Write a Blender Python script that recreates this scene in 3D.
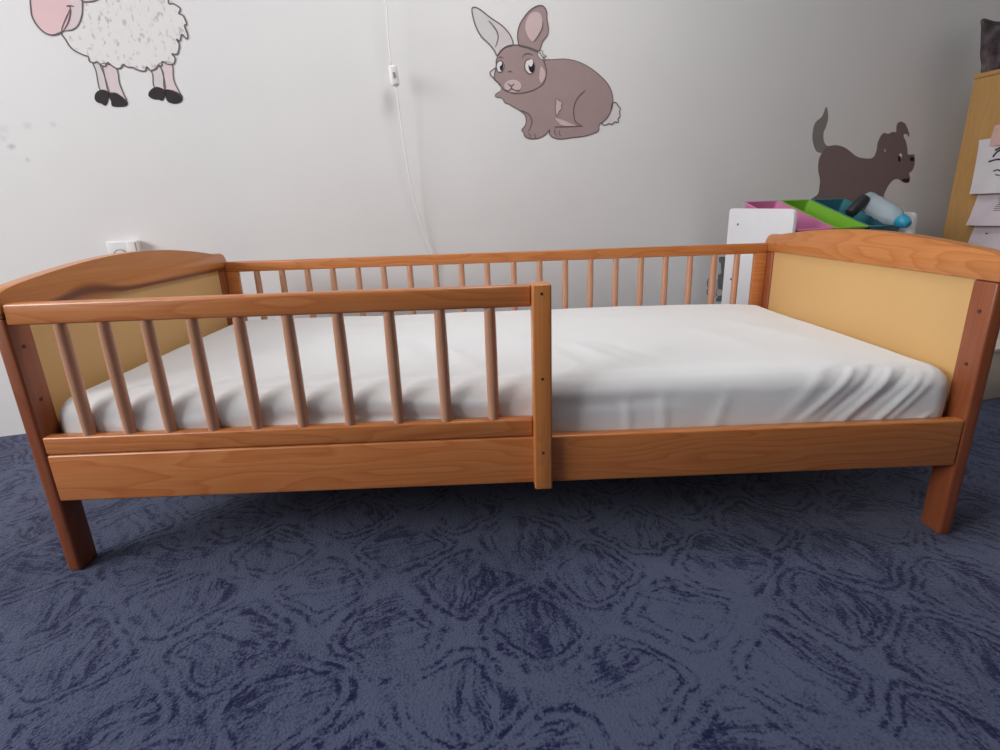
import bpy, bmesh, math, random
from mathutils import Vector, Matrix, noise
from mathutils.geometry import tessellate_polygon

scene = bpy.context.scene
C = scene.collection
for _o in list(bpy.data.objects):
    bpy.data.objects.remove(_o, do_unlink=True)

# ------------------------------------------------------------------ camera
CAM = dict(x=0.81497, y=-0.87111, z=0.62044, yaw=-0.012102, pitch=-0.296269, roll=-0.034227, f=533.67)
def make_camera():
    cd = bpy.data.cameras.new('camera')
    cam = bpy.data.objects.new('camera', cd)
    C.objects.link(cam)
    cd.sensor_width = 36.0
    cd.lens = CAM['f'] / 1000 * 36
    cd.clip_start = 0.02
    yw, pt, rl = CAM['yaw'], CAM['pitch'], CAM['roll']
    xh = Vector((math.cos(yw), math.sin(yw), 0)); yh = Vector((-math.sin(yw), math.cos(yw), 0)); zh = Vector((0, 0, 1))
    fwd = yh * math.cos(pt) + zh * math.sin(pt)
    up0 = -yh * math.sin(pt) + zh * math.cos(pt)
    rt = xh * math.cos(rl) + up0 * math.sin(rl)
    up = -xh * math.sin(rl) + up0 * math.cos(rl)
    m = Matrix((rt, up, -fwd)).transposed().to_4x4()
    m.translation = Vector((CAM['x'], CAM['y'], CAM['z']))
    cam.matrix_world = m
    scene.camera = cam
make_camera()

# ------------------------------------------------------------------ view
vs = scene.view_settings
vs.view_transform = 'Standard'
vs.look = 'None'
vs.gamma = 1.0
vs.use_curve_mapping = False
vs.exposure = 0.0

# ------------------------------------------------------------------ world (overcast daylight outside the window)
world = bpy.data.worlds.new('world')
scene.world = world
world.use_nodes = True
world.node_tree.nodes['Background'].inputs[0].default_value = (0.9, 0.95, 1.0, 1)
world.node_tree.nodes['Background'].inputs[1].default_value = 1.0

# the room is turned 16 degrees from the bed: local x runs along the back wall, local -y into the room
ROOM_O = Vector((-0.71, 0.71, 0)); ROOM_A = math.radians(16)
ROOM_M = Matrix.Translation(ROOM_O) @ Matrix.Rotation(ROOM_A, 4, 'Z')
S0, S1, T1, H = -1.75, 4.45, 3.6, 2.35      # left wall, right wall, front wall, ceiling height

# daylight through the window in the left wall
WT0, WT1, WZ0, WZ1 = 0.75, 2.45, 1.0, 2.2
def window_light(name, loc, rot, sx, sy, power, col):
    ld = bpy.data.lights.new(name, 'AREA')
    ld.shape = 'RECTANGLE'; ld.size = sx; ld.size_y = sy; ld.energy = power; ld.color = col
    lo = bpy.data.objects.new(name, ld); C.objects.link(lo)
    lo.matrix_world = ROOM_M @ Matrix.Translation(loc) @ rot
    return lo
window_light('window_daylight', Vector((S0 - 0.10, -(WT0 + WT1) / 2, (WZ0 + WZ1) / 2)),
             Matrix.Rotation(math.radians(-90), 4, 'Y') , WZ1 - WZ0, WT1 - WT0, 92.0, (1.0, 0.99, 0.985))

def top_fill_light():  # added fill light over the bed, out of view, brightens from above
    ld = bpy.data.lights.new('added_top_fill_light', 'AREA'); ld.shape = 'DISK'; ld.size = FILL_D; ld.energy = FILL_W; ld.color = (1.0, 0.975, 0.955)
    lo = bpy.data.objects.new('added_top_fill_light', ld); C.objects.link(lo)
    lo.matrix_world = ROOM_M @ Matrix.Translation((FILL_S, -FILL_T, H - 0.115))
FILL_S, FILL_T, FILL_D, FILL_W = 1.6, 0.95, 0.7, 14.5
top_fill_light()

# outlines of the wall paintings in metres on the back wall (along the wall, height)
ART = {
 'rabbit': {
  'body': [(1.808,1.117),(1.844,1.121),(1.887,1.124),(1.932,1.119),(1.977,1.104),(2.023,1.078),(2.059,1.048),(2.076,1.016),(2.079,0.9846),(2.07,0.9586),(2.05,0.9323),(2.026,0.9158),(2.024,0.8962),(2.004,0.8862),(1.965,0.8761),(1.919,0.8713),(1.873,0.8659),(1.843,0.8709),(1.828,0.8836),(1.829,0.8964),(1.823,0.89),(1.809,0.8784),(1.783,0.868),(1.754,0.8666),(1.734,0.8748),(1.73,0.8874),(1.723,0.8955),(1.736,0.9094),(1.74,0.9282),(1.733,0.9467),(1.712,0.9599),(1.687,0.9716),(1.68,0.9764),(1.663,0.9808),(1.653,0.9951),(1.632,0.9982),(1.63,1.006),(1.645,1.016),(1.661,1.036),(1.714,1.061)],
  'head': [(1.642,1.123),(1.651,1.135),(1.667,1.149),(1.689,1.157),(1.72,1.158),(1.751,1.154),(1.783,1.145),(1.802,1.13),(1.811,1.107),(1.818,1.086),(1.814,1.059),(1.8,1.04),(1.771,1.024),(1.734,1.014),(1.699,1.011),(1.667,1.018),(1.651,1.03),(1.639,1.044),(1.627,1.056),(1.635,1.091),(1.636,1.108)],
  'pale_cheek': [(1.639,1.091),(1.625,1.082),(1.613,1.073),(1.615,1.064),(1.625,1.056),(1.641,1.041),(1.651,1.036),(1.645,1.059)],
  'ear_left': [(1.559,1.256),(1.576,1.259),(1.598,1.248),(1.624,1.232),(1.657,1.215),(1.677,1.199),(1.69,1.183),(1.697,1.159),(1.672,1.15),(1.654,1.14),(1.64,1.124),(1.63,1.14),(1.611,1.159),(1.588,1.177),(1.573,1.199),(1.563,1.226)],
  'ear_left_pink': [(1.617,1.229),(1.657,1.215),(1.677,1.199),(1.69,1.183),(1.697,1.16),(1.672,1.15),(1.654,1.14),(1.642,1.129),(1.634,1.139),(1.643,1.157),(1.645,1.186),(1.633,1.211)],
  'ear_left_line': [(1.614,1.225),(1.63,1.21),(1.643,1.192),(1.644,1.172),(1.634,1.149)],
  'ear_right': [(1.717,1.162),(1.714,1.19),(1.722,1.218),(1.739,1.242),(1.76,1.263),(1.785,1.277),(1.806,1.279),(1.82,1.264),(1.821,1.241),(1.826,1.216),(1.823,1.195),(1.805,1.174),(1.795,1.15),(1.783,1.142),(1.751,1.151),(1.725,1.155)],
  'ear_right_pink': [(1.771,1.172),(1.752,1.186),(1.743,1.208),(1.746,1.231),(1.76,1.252),(1.778,1.26),(1.795,1.257),(1.803,1.24),(1.803,1.214),(1.787,1.188)],
  'ear_right_line': [(1.805,1.234),(1.803,1.214),(1.787,1.188),(1.771,1.171)],
  'tail': [(2.076,0.9877),(2.092,0.9893),(2.101,0.9798),(2.11,0.971),(2.107,0.9592),(2.11,0.9449),(2.102,0.9363),(2.103,0.9252),(2.087,0.925),(2.079,0.9177),(2.063,0.9195),(2.051,0.9141),(2.035,0.9204),(2.054,0.9356),(2.07,0.9586)],
  'eye_a': [(1.663,1.092),(1.661,1.084),(1.657,1.078),(1.652,1.075),(1.645,1.074),(1.64,1.077),(1.637,1.083),(1.635,1.091),(1.637,1.099),(1.641,1.105),(1.647,1.108),(1.653,1.109),(1.658,1.105),(1.662,1.1)],
  'pupil_a': [(1.66,1.092),(1.659,1.086),(1.657,1.082),(1.655,1.079),(1.652,1.079),(1.65,1.081),(1.648,1.086),(1.648,1.091),(1.649,1.097),(1.65,1.102),(1.653,1.104),(1.656,1.104),(1.658,1.102),(1.66,1.097)],
  'glint_a': [(1.656,1.101),(1.654,1.096),(1.651,1.094),(1.647,1.093),(1.644,1.096),(1.643,1.1),(1.645,1.104),(1.648,1.107),(1.652,1.107),(1.655,1.105)],
  'eye_b': [(1.774,1.099),(1.774,1.09),(1.772,1.082),(1.766,1.076),(1.76,1.073),(1.752,1.074),(1.746,1.078),(1.74,1.084),(1.738,1.093),(1.738,1.101),(1.741,1.109),(1.746,1.115),(1.752,1.117),(1.76,1.117),(1.766,1.113),(1.772,1.107)],
  'pupil_b': [(1.774,1.095),(1.774,1.087),(1.77,1.08),(1.765,1.077),(1.759,1.079),(1.754,1.085),(1.752,1.093),(1.752,1.101),(1.756,1.107),(1.761,1.11),(1.767,1.109),(1.772,1.103)],
  'glint_b': [(1.768,1.107),(1.766,1.101),(1.762,1.096),(1.757,1.096),(1.753,1.1),(1.751,1.107),(1.753,1.113),(1.757,1.117),(1.763,1.118),(1.767,1.114)],
  'muzzle': [(1.724,1.035),(1.72,1.026),(1.712,1.019),(1.699,1.015),(1.685,1.015),(1.673,1.018),(1.665,1.025),(1.662,1.033),(1.665,1.041),(1.674,1.048),(1.686,1.052),(1.7,1.053),(1.712,1.05),(1.721,1.043)],
  'nose_line': [(1.675,1.041),(1.687,1.033),(1.698,1.041)],
  'philtrum': [(1.687,1.033),(1.688,1.025)],
  'mouth': [(1.664,1.022),(1.677,1.018),(1.688,1.025),(1.701,1.02),(1.719,1.021)],
  'nose_mark': [(1.676,1.076),(1.685,1.079),(1.692,1.076)],
  'brow_a': [(1.645,1.117),(1.652,1.121),(1.662,1.117)],
  'brow_b': [(1.728,1.121),(1.738,1.132),(1.755,1.135),(1.769,1.129)],
  'cheek': [(1.797,1.097),(1.811,1.084),(1.813,1.068),(1.798,1.047),(1.791,1.064)],
  'tuft': [(1.786,1.141),(1.802,1.146),(1.806,1.135),(1.818,1.129),(1.806,1.126),(1.815,1.119),(1.8,1.119),(1.788,1.128)],
  'chest': [(1.855,0.9973),(1.865,0.9926),(1.877,0.9866),(1.873,0.9753),(1.876,0.9679),(1.865,0.9564),(1.857,0.9424),(1.851,0.9611)],
  'hind': [(1.969,1.028),(1.941,1.007),(1.924,0.9782),(1.922,0.9497),(1.93,0.9243),(1.957,0.9105)],
  'foreleg': [(1.713,0.9587),(1.74,0.9517),(1.756,0.9377),(1.76,0.9159),(1.747,0.8906)],
  'belly': [(1.851,0.9347),(1.881,0.9288),(1.911,0.9177),(1.932,0.9115),(1.896,0.9098),(1.873,0.914),(1.862,0.9235)],
  'foot_top': [(1.847,0.9061),(1.896,0.9079),(1.957,0.9105)],
  'toe_a': [(1.746,0.8843),(1.754,0.8781),(1.752,0.8679)],
  'toe_b': [(1.768,0.8832),(1.774,0.8763),(1.771,0.868)],
  'toe_c': [(1.85,0.8979),(1.847,0.8883),(1.855,0.8787)],
  'toe_d': [(1.869,0.8968),(1.865,0.8852),(1.873,0.8749)],
 },
 'sheep': {
  'fleece': [(0.4017,1.137),(0.4043,1.109),(0.4146,1.088),(0.4362,1.075),(0.4479,1.071),(0.4486,1.06),(0.4581,1.056),(0.4671,1.059),(0.472,1.053),(0.4834,1.048),(0.4919,1.058),(0.501,1.05),(0.5113,1.044),(0.5212,1.046),(0.5296,1.055),(0.538,1.049),(0.5521,1.048),(0.5625,1.042),(0.5805,1.04),(0.5871,1.051),(0.5952,1.042),(0.6095,1.047),(0.6181,1.057),(0.6255,1.054),(0.6297,1.066),(0.6418,1.06),(0.6576,1.061),(0.6643,1.076),(0.6583,1.087),(0.6718,1.087),(0.6813,1.11),(0.6774,1.125),(0.6848,1.121),(0.6932,1.138),(0.7034,1.127),(0.7079,1.137),(0.704,1.16),(0.7104,1.165),(0.7052,1.185),(0.695,1.19),(0.7011,1.202),(0.6862,1.213),(0.6744,1.213),(0.674,1.228),(0.6637,1.259),(0.631,1.287),(0.5827,1.296),(0.5315,1.286),(0.4845,1.264),(0.4566,1.22)],
  'snout': [(0.3415,1.182),(0.3393,1.161),(0.346,1.14),(0.3598,1.124),(0.3768,1.12),(0.3965,1.127),(0.4066,1.132),(0.4254,1.135),(0.4413,1.147),(0.4553,1.171),(0.4621,1.196),(0.4658,1.221),(0.4648,1.257),(0.4342,1.278),(0.3912,1.269),(0.3605,1.237),(0.3462,1.206)],
  'cheek': [(0.4308,1.191),(0.4297,1.176),(0.418,1.15),(0.404,1.132),(0.4254,1.135),(0.4413,1.147),(0.4553,1.171),(0.4621,1.196),(0.4653,1.227),(0.4461,1.213)],
  'nose_line': [(0.424,1.19),(0.4322,1.192),(0.4417,1.191)],
  'muzzle_line': [(0.4322,1.192),(0.4303,1.176),(0.4195,1.152),(0.4039,1.131)],
  'ear': [(0.4629,1.205),(0.4773,1.204),(0.4951,1.208),(0.5073,1.216),(0.5134,1.23),(0.4825,1.228),(0.4657,1.218)],
  'leg_a': [(0.456,1.058),(0.4586,1.035),(0.4581,0.9889),(0.4795,0.9848),(0.4773,1.019),(0.4756,1.055)],
  'leg_b': [(0.4743,1.055),(0.4768,1.026),(0.4783,0.9848),(0.4978,0.98),(0.518,0.9616),(0.5141,0.9804),(0.5099,1.007),(0.509,1.045)],
  'leg_c': [(0.5966,1.048),(0.5982,1.03),(0.5962,0.9994),(0.6218,0.9934),(0.6257,1.021),(0.6192,1.056)],
  'leg_d': [(0.6199,1.06),(0.6262,1.038),(0.6218,0.9934),(0.6442,0.9905),(0.6642,0.9731),(0.6565,0.9943),(0.65,1.021),(0.6524,1.063)],
  'hoof_a': [(0.4613,0.989),(0.4747,0.986),(0.4777,0.9761),(0.4701,0.9558),(0.4619,0.9476),(0.4546,0.9521),(0.4429,0.9572),(0.4402,0.9679),(0.4469,0.9813)],
  'hoof_b': [(0.4763,0.9814),(0.4978,0.98),(0.5135,0.9682),(0.5203,0.9569),(0.5145,0.9479),(0.4969,0.9449),(0.4793,0.9472),(0.4789,0.9607),(0.4765,0.9674)],
  'hoof_c': [(0.6003,1),(0.6181,0.9953),(0.6232,0.9866),(0.6177,0.972),(0.6093,0.9636),(0.6018,0.9662),(0.5885,0.9672),(0.5768,0.9752),(0.5821,0.9889)],
  'hoof_d': [(0.6231,0.9934),(0.6444,0.9912),(0.658,0.984),(0.6642,0.9731),(0.6594,0.9619),(0.6425,0.956),(0.625,0.9605),(0.6205,0.9728)],
 },
 'dog': {
  'body': [(3.083,0.8179),(3.1,0.835),(3.112,0.8432),(3.155,0.8477),(3.201,0.8395),(3.24,0.8221),(3.271,0.8058),(3.309,0.7958),(3.369,0.7955),(3.387,0.8219),(3.388,0.8579),(3.4,0.8872),(3.414,0.8977),(3.425,0.8971),(3.44,0.8946),(3.453,0.8986),(3.462,0.9019),(3.476,0.9027),(3.484,0.9014),(3.485,0.9106),(3.482,0.9223),(3.483,0.9333),(3.489,0.9405),(3.498,0.9445),(3.513,0.9434),(3.529,0.9371),(3.542,0.9255),(3.553,0.9125),(3.563,0.8981),(3.567,0.8862),(3.562,0.8842),(3.556,0.8908),(3.547,0.8947),(3.536,0.894),(3.533,0.8887),(3.539,0.8782),(3.552,0.865),(3.569,0.835),(3.58,0.8101),(3.615,0.8093),(3.626,0.791),(3.63,0.7636),(3.623,0.7396),(3.607,0.7294),(3.618,0.7085),(3.616,0.6891),(3.592,0.6881),(3.571,0.694),(3.543,0.7054),(3.515,0.6997),(3.492,0.676),(3.479,0.6485),(3.477,0.6291),(3.498,0.6097),(3.535,0.5968),(3.566,0.5938),(3.579,0.5721),(3.543,0.5661),(3.482,0.5729),(3.439,0.5903),(3.4,0.5949),(3.345,0.5825),(3.279,0.588),(3.214,0.5864),(3.16,0.5867),(3.123,0.5925),(3.082,0.5937),(3.056,0.6178),(3.058,0.6297),(3.09,0.6489),(3.094,0.6766),(3.091,0.7095),(3.075,0.7487),(3.071,0.7873)],
  'tail': [(3.073,0.9959),(3.085,0.9779),(3.092,0.9504),(3.087,0.9207),(3.078,0.8958),(3.083,0.8696),(3.096,0.8508),(3.114,0.8413),(3.102,0.8255),(3.083,0.8172),(3.055,0.8223),(3.035,0.8444),(3.022,0.8756),(3.02,0.9127),(3.03,0.9386),(3.058,0.9591)],
  'eye': [(3.544,0.8048),(3.543,0.7993),(3.54,0.7959),(3.534,0.7959),(3.529,0.7994),(3.526,0.8049),(3.527,0.8104),(3.53,0.8138),(3.535,0.8138),(3.541,0.8104)],
  'pupil': [(3.538,0.7914),(3.539,0.7834),(3.536,0.7785),(3.531,0.7786),(3.526,0.7835),(3.523,0.7915),(3.522,0.7994),(3.525,0.8042),(3.53,0.8042),(3.535,0.7993)],
  'nose': [(3.622,0.7896),(3.621,0.7844),(3.615,0.7812),(3.607,0.7813),(3.6,0.7845),(3.596,0.7897),(3.597,0.7949),(3.603,0.7981),(3.611,0.7981),(3.618,0.7948)],
  'mark': [(3.443,0.8264),(3.442,0.8217),(3.439,0.8198),(3.434,0.8217),(3.432,0.8264),(3.432,0.8311),(3.436,0.833),(3.44,0.8311)],
  'mouth': [(3.57,0.7023),(3.597,0.7074),(3.613,0.7044),(3.611,0.6905),(3.589,0.6895)],
 },
 'mouse': {
  'body': [(2.606,0.4066),(2.651,0.4042),(2.683,0.4125),(2.73,0.4302),(2.767,0.4081),(2.783,0.3454),(2.79,0.2255),(2.725,0.195),(2.655,0.2129),(2.609,0.2166),(2.609,0.2323),(2.615,0.2388),(2.607,0.2948),(2.606,0.3291),(2.604,0.3867)],
  'belly': [(2.605,0.3816),(2.613,0.3811),(2.617,0.3589),(2.619,0.3367),(2.606,0.3366)],
  'paw': [(2.604,0.264),(2.614,0.2719),(2.631,0.2655),(2.637,0.2528),(2.633,0.2409),(2.611,0.2392),(2.603,0.2501)],
  'paw_pale': [(2.555,0.3086),(2.57,0.3205),(2.599,0.3125),(2.607,0.2948),(2.607,0.2395),(2.574,0.2402),(2.557,0.2605),(2.562,0.2774),(2.555,0.2915)],
  'line_a': [(2.573,0.3203),(2.56,0.3168),(2.553,0.3053),(2.557,0.288),(2.568,0.2752),(2.577,0.2832),(2.569,0.2889)],
  'line_b': [(2.561,0.2757),(2.554,0.2642),(2.561,0.2498),(2.577,0.2389)],
 },
}

# ------------------------------------------------------------------ helpers
def link(name, bm, mat, parent=None, smooth=False, angle=None):
    me = bpy.data.meshes.new(name)
    bmesh.ops.recalc_face_normals(bm, faces=bm.faces[:])
    bm.to_mesh(me); bm.free()
    if smooth or angle:
        for p in me.polygons: p.use_smooth = True
        if angle:
            me.set_sharp_from_angle(angle=math.radians(angle))
    o = bpy.data.objects.new(name, me); C.objects.link(o)
    for m in (mat if isinstance(mat, (list, tuple)) else [mat]): me.materials.append(m)
    if parent: o.parent = parent
    return o

def add_box(bm, x0, x1, y0, y1, z0, z1, bevel=0.0, seg=2, mi=0):
    r = bmesh.ops.create_cube(bm, size=1.0)
    vs_ = r['verts']
    for v in vs_:
        v.co = Vector((x0 + (v.co.x + .5) * (x1 - x0), y0 + (v.co.y + .5) * (y1 - y0), z0 + (v.co.z + .5) * (z1 - z0)))
    fs = set(f for v in vs_ for f in v.link_faces)
    for f in fs: f.material_index = mi
    if bevel > 0:
        es = set(e for v in vs_ for e in v.link_edges)
        bmesh.ops.bevel(bm, geom=list(es), offset=bevel, segments=seg, profile=0.5, affect='EDGES')

def box(name, dims, mat, parent=None, bevel=0.002, seg=2):
    bm = bmesh.new(); add_box(bm, *dims, bevel=bevel, seg=seg)
    return link(name, bm, mat, parent, angle=40)

def add_lathe(bm, prof, cx, cy, n=20, cap=True):
    rings = []
    for r, z in prof:
        rings.append([bm.verts.new((cx + r * math.cos(2 * math.pi * i / n), cy + r * math.sin(2 * math.pi * i / n), z)) for i in range(n)])
    for a, b in zip(rings, rings[1:]):
        for i in range(n):
            bm.faces.new((a[i], a[(i + 1) % n], b[(i + 1) % n], b[i]))
    if cap:
        bm.faces.new(rings[0][::-1]); bm.faces.new(rings[-1])

def add_tube(bm, pts, r, n=8):
    pts = [Vector(p) for p in pts]
    rings = []
    for i, p in enumerate(pts):
        d = (pts[min(i + 1, len(pts) - 1)] - pts[max(i - 1, 0)]).normalized()
        a = d.orthogonal().normalized() if i == 0 else (prev - d * prev.dot(d)).normalized()
        prev = a
        b = d.cross(a)
        rr = r[i] if isinstance(r, (list, tuple)) else r
        rings.append([bm.verts.new(p + (a * math.cos(2 * math.pi * k / n) + b * math.sin(2 * math.pi * k / n)) * rr) for k in range(n)])
    for x, y in zip(rings, rings[1:]):
        for k in range(n):
            bm.faces.new((x[k], x[(k + 1) % n], y[(k + 1) % n], y[k]))
    bm.faces.new(rings[0][::-1]); bm.faces.new(rings[-1])

def spline(pts, closed=False, n=6):
    out = []; N = len(pts)
    rng = range(N if closed else N - 1)
    g = (lambda i: pts[i % N]) if closed else (lambda i: pts[max(0, min(N - 1, i))])
    for i in rng:
        p0, p1, p2, p3 = g(i - 1), g(i), g(i + 1), g(i + 2)
        for k in range(n):
            t = k / n
            out.append(tuple(.5 * ((2 * b) + (-a + c) * t + (2 * a - 5 * b + 4 * c - d) * t * t + (-a + 3 * b - 3 * c + d) * t ** 3)
                             for a, b, c, d in zip(p0, p1, p2, p3)))
    if not closed: out.append(tuple(pts[-1]))
    return out

def add_prism(bm, pts, a0, a1, axis='y'):
    """closed outline extruded between a0 and a1; pts are the two other coordinates"""
    def P(p, a): return (p[0], a, p[1]) if axis == 'y' else (a, p[0], p[1])
    A = [bm.verts.new(P(p, a0)) for p in pts]; B = [bm.verts.new(P(p, a1)) for p in pts]
    n = len(pts)
    bm.faces.new(A); bm.faces.new(B[::-1])
    for i in range(n): bm.faces.new((A[i], A[(i + 1) % n], B[(i + 1) % n], B[i]))

def tag(o, label=None, cat=None, group=None, kind=None):
    if label: o['label'] = label
    if cat: o['category'] = cat
    if group: o['group'] = group
    if kind: o['kind'] = kind
    return o

def empty(name, m, label, cat, group=None):
    o = bpy.data.objects.new(name, None); C.objects.link(o)
    o.empty_display_size = .05
    o.matrix_world = m
    return tag(o, label, cat, group)

def to_room(o):
    o.matrix_world = ROOM_M
    return o

# ------------------------------------------------------------------ materials
def new_mat(name):
    m = bpy.data.materials.new(name); m.use_nodes = True
    nt = m.node_tree
    return m, nt, nt.nodes['Principled BSDF']

def N(nt, t, **kw):
    n = nt.nodes.new(t)
    for k, v in kw.items(): setattr(n, k, v)
    return n

def ramp(nt, stops, fac=None):
    n = nt.nodes.new('ShaderNodeValToRGB')
    cr = n.color_ramp
    while len(cr.elements) > 1: cr.elements.remove(cr.elements[-1])
    cr.elements[0].position = stops[0][0]; cr.elements[0].color = (*stops[0][1], 1)
    for p, c in stops[1:]:
        e = cr.elements.new(p); e.color = (*c, 1)
    if fac is not None: nt.links.new(fac, n.inputs[0])
    return n

def math_n(nt, op, a, b=None, clamp=False):
    n = nt.nodes.new('ShaderNodeMath'); n.operation = op; n.use_clamp = clamp
    for i, v in enumerate((a, b)):
        if v is None: continue
        if isinstance(v, (int, float)): n.inputs[i].default_value = v
        else: nt.links.new(v, n.inputs[i])
    return n.outputs[0]

def sr(r, g, b):
    def f(c):
        c /= 255
        return c / 12.92 if c <= .04045 else ((c + .055) / 1.055) ** 2.4
    return (f(r), f(g), f(b))

def plain(name, col, rough=.5, var=.04, scale=30, bump=0.0, spec=.5, **kw):
    """a surface with faint mottling"""
    m, nt, b = new_mat(name)
    tc = N(nt, 'ShaderNodeTexCoord')
    nz = N(nt, 'ShaderNodeTexNoise'); nz.inputs['Scale'].default_value = scale; nz.inputs['Detail'].default_value = 4
    nt.links.new(tc.outputs['Object'], nz.inputs['Vector'])
    lo = tuple(c * (1 - var) for c in col); hi = tuple(min(1, c * (1 + var)) for c in col)
    r = ramp(nt, [(0.3, lo), (0.7, hi)], nz.outputs['Fac'])
    nt.links.new(r.outputs[0], b.inputs['Base Color'])
    b.inputs['Roughness'].default_value = rough
    b.inputs['Specular IOR Level'].default_value = spec
    if bump:
        bp = N(nt, 'ShaderNodeBump'); bp.inputs['Strength'].default_value = bump; bp.inputs['Distance'].default_value = .002
        nt.links.new(nz.outputs['Fac'], bp.inputs['Height']); nt.links.new(bp.outputs[0], b.inputs['Normal'])
    return m

def wood(name, axis, base=(0.52, 0.18, 0.043), dark=(0.33, 0.088, 0.018), light=(0.58, 0.225, 0.062), rough=.34, seed=0.0, strength=1.0, streak=False):
    """varnished pine with the grain along one axis: nested oval figure and fine fibres"""
    m, nt, b = new_mat(name)
    tc = N(nt, 'ShaderNodeTexCoord')
    mp = N(nt, 'ShaderNodeMapping')
    sc = {'x': (1.1, 9, 9), 'y': (9, 1.1, 9), 'z': (9, 9, 1.1)}[axis]
    mp.inputs['Scale'].default_value = sc
    mp.inputs['Location'].default_value = (seed, seed * 1.7, seed * .6)
    nt.links.new(tc.outputs['Object'], mp.inputs['Vector'])
    n1 = N(nt, 'ShaderNodeTexNoise'); n1.inputs['Scale'].default_value = 1.6; n1.inputs['Detail'].default_value = 2; n1.inputs['Roughness'].default_value = .45
    nt.links.new(mp.outputs[0], n1.inputs['Vector'])
    # growth rings = contour lines of a stretched noise field
    k = math_n(nt, 'MULTIPLY', n1.outputs['Fac'], 13.0)
    fr = math_n(nt, 'FRACT', k)
    rings = ramp(nt, [(0, (0, 0, 0)), (.55, (.45, .45, .45)), (.86, (1, 1, 1)), (1, (0, 0, 0))], fr)
    # fibres
    mp2 = N(nt, 'ShaderNodeMapping')
    mp2.inputs['Scale'].default_value = {'x': (5, 260, 260), 'y': (260, 5, 260), 'z': (260, 260, 5)}[axis]
    nt.links.new(tc.outputs['Object'], mp2.inputs['Vector'])
    n2 = N(nt, 'ShaderNodeTexNoise'); n2.inputs['Scale'].default_value = 1; n2.inputs['Detail'].default_value = 3
    nt.links.new(mp2.outputs[0], n2.inputs['Vector'])
    c1 = ramp(nt, [(0, light), (.5, base), (1, dark)], math_n(nt, 'MULTIPLY', rings.outputs[0], .62 * strength))
    mx = N(nt, 'ShaderNodeMix', data_type='RGBA', blend_type='MULTIPLY')
    mx.inputs[0].default_value = .5
    nt.links.new(c1.outputs[0], mx.inputs[6])
    r2 = ramp(nt, [(.3, (.72, .66, .6)), (.7, (1, 1, 1))], n2.outputs['Fac'])
    nt.links.new(r2.outputs[0], mx.inputs[7])
    out = mx.outputs[2]
    if streak:      # a dark resin streak along the lower edge of the board, swelling round a knot
        sx = N(nt, 'ShaderNodeSeparateXYZ'); nt.links.new(tc.outputs['Object'], sx.inputs[0])
        g = math_n(nt, 'DIVIDE', math_n(nt, 'SUBTRACT', sx.outputs[1], .20), .075)
        g = math_n(nt, 'POWER', 2.718, math_n(nt, 'MULTIPLY', math_n(nt, 'MULTIPLY', g, g), -1.0))
        mid = math_n(nt, 'ADD', math_n(nt, 'MULTIPLY', g, .013), .487)
        d = math_n(nt, 'ABSOLUTE', math_n(nt, 'SUBTRACT', sx.outputs[2], mid))
        wd = math_n(nt, 'ADD', math_n(nt, 'MULTIPLY', g, .010), .0075)
        fac = math_n(nt, 'SUBTRACT', 1.0, math_n(nt, 'DIVIDE', d, wd), clamp=True)
        fac = math_n(nt, 'MULTIPLY', fac, 1.3, clamp=True)
        m3 = N(nt, 'ShaderNodeMix', data_type='RGBA'); nt.links.new(fac, m3.inputs[0])
        nt.links.new(out, m3.inputs[6]); m3.inputs[7].default_value = (.17, .045, .010, 1)
        out = m3.outputs[2]
    nt.links.new(out, b.inputs['Base Color'])
    b.inputs['Roughness'].default_value = rough
    b.inputs['Coat Weight'].default_value = .15
    b.inputs['Coat Roughness'].default_value = .3
    bp = N(nt, 'ShaderNodeBump'); bp.inputs['Strength'].default_value = .12; bp.inputs['Distance'].default_value = .001
    nt.links.new(n2.outputs['Fac'], bp.inputs['Height']); nt.links.new(bp.outputs[0], b.inputs['Normal'])
    return m

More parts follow.
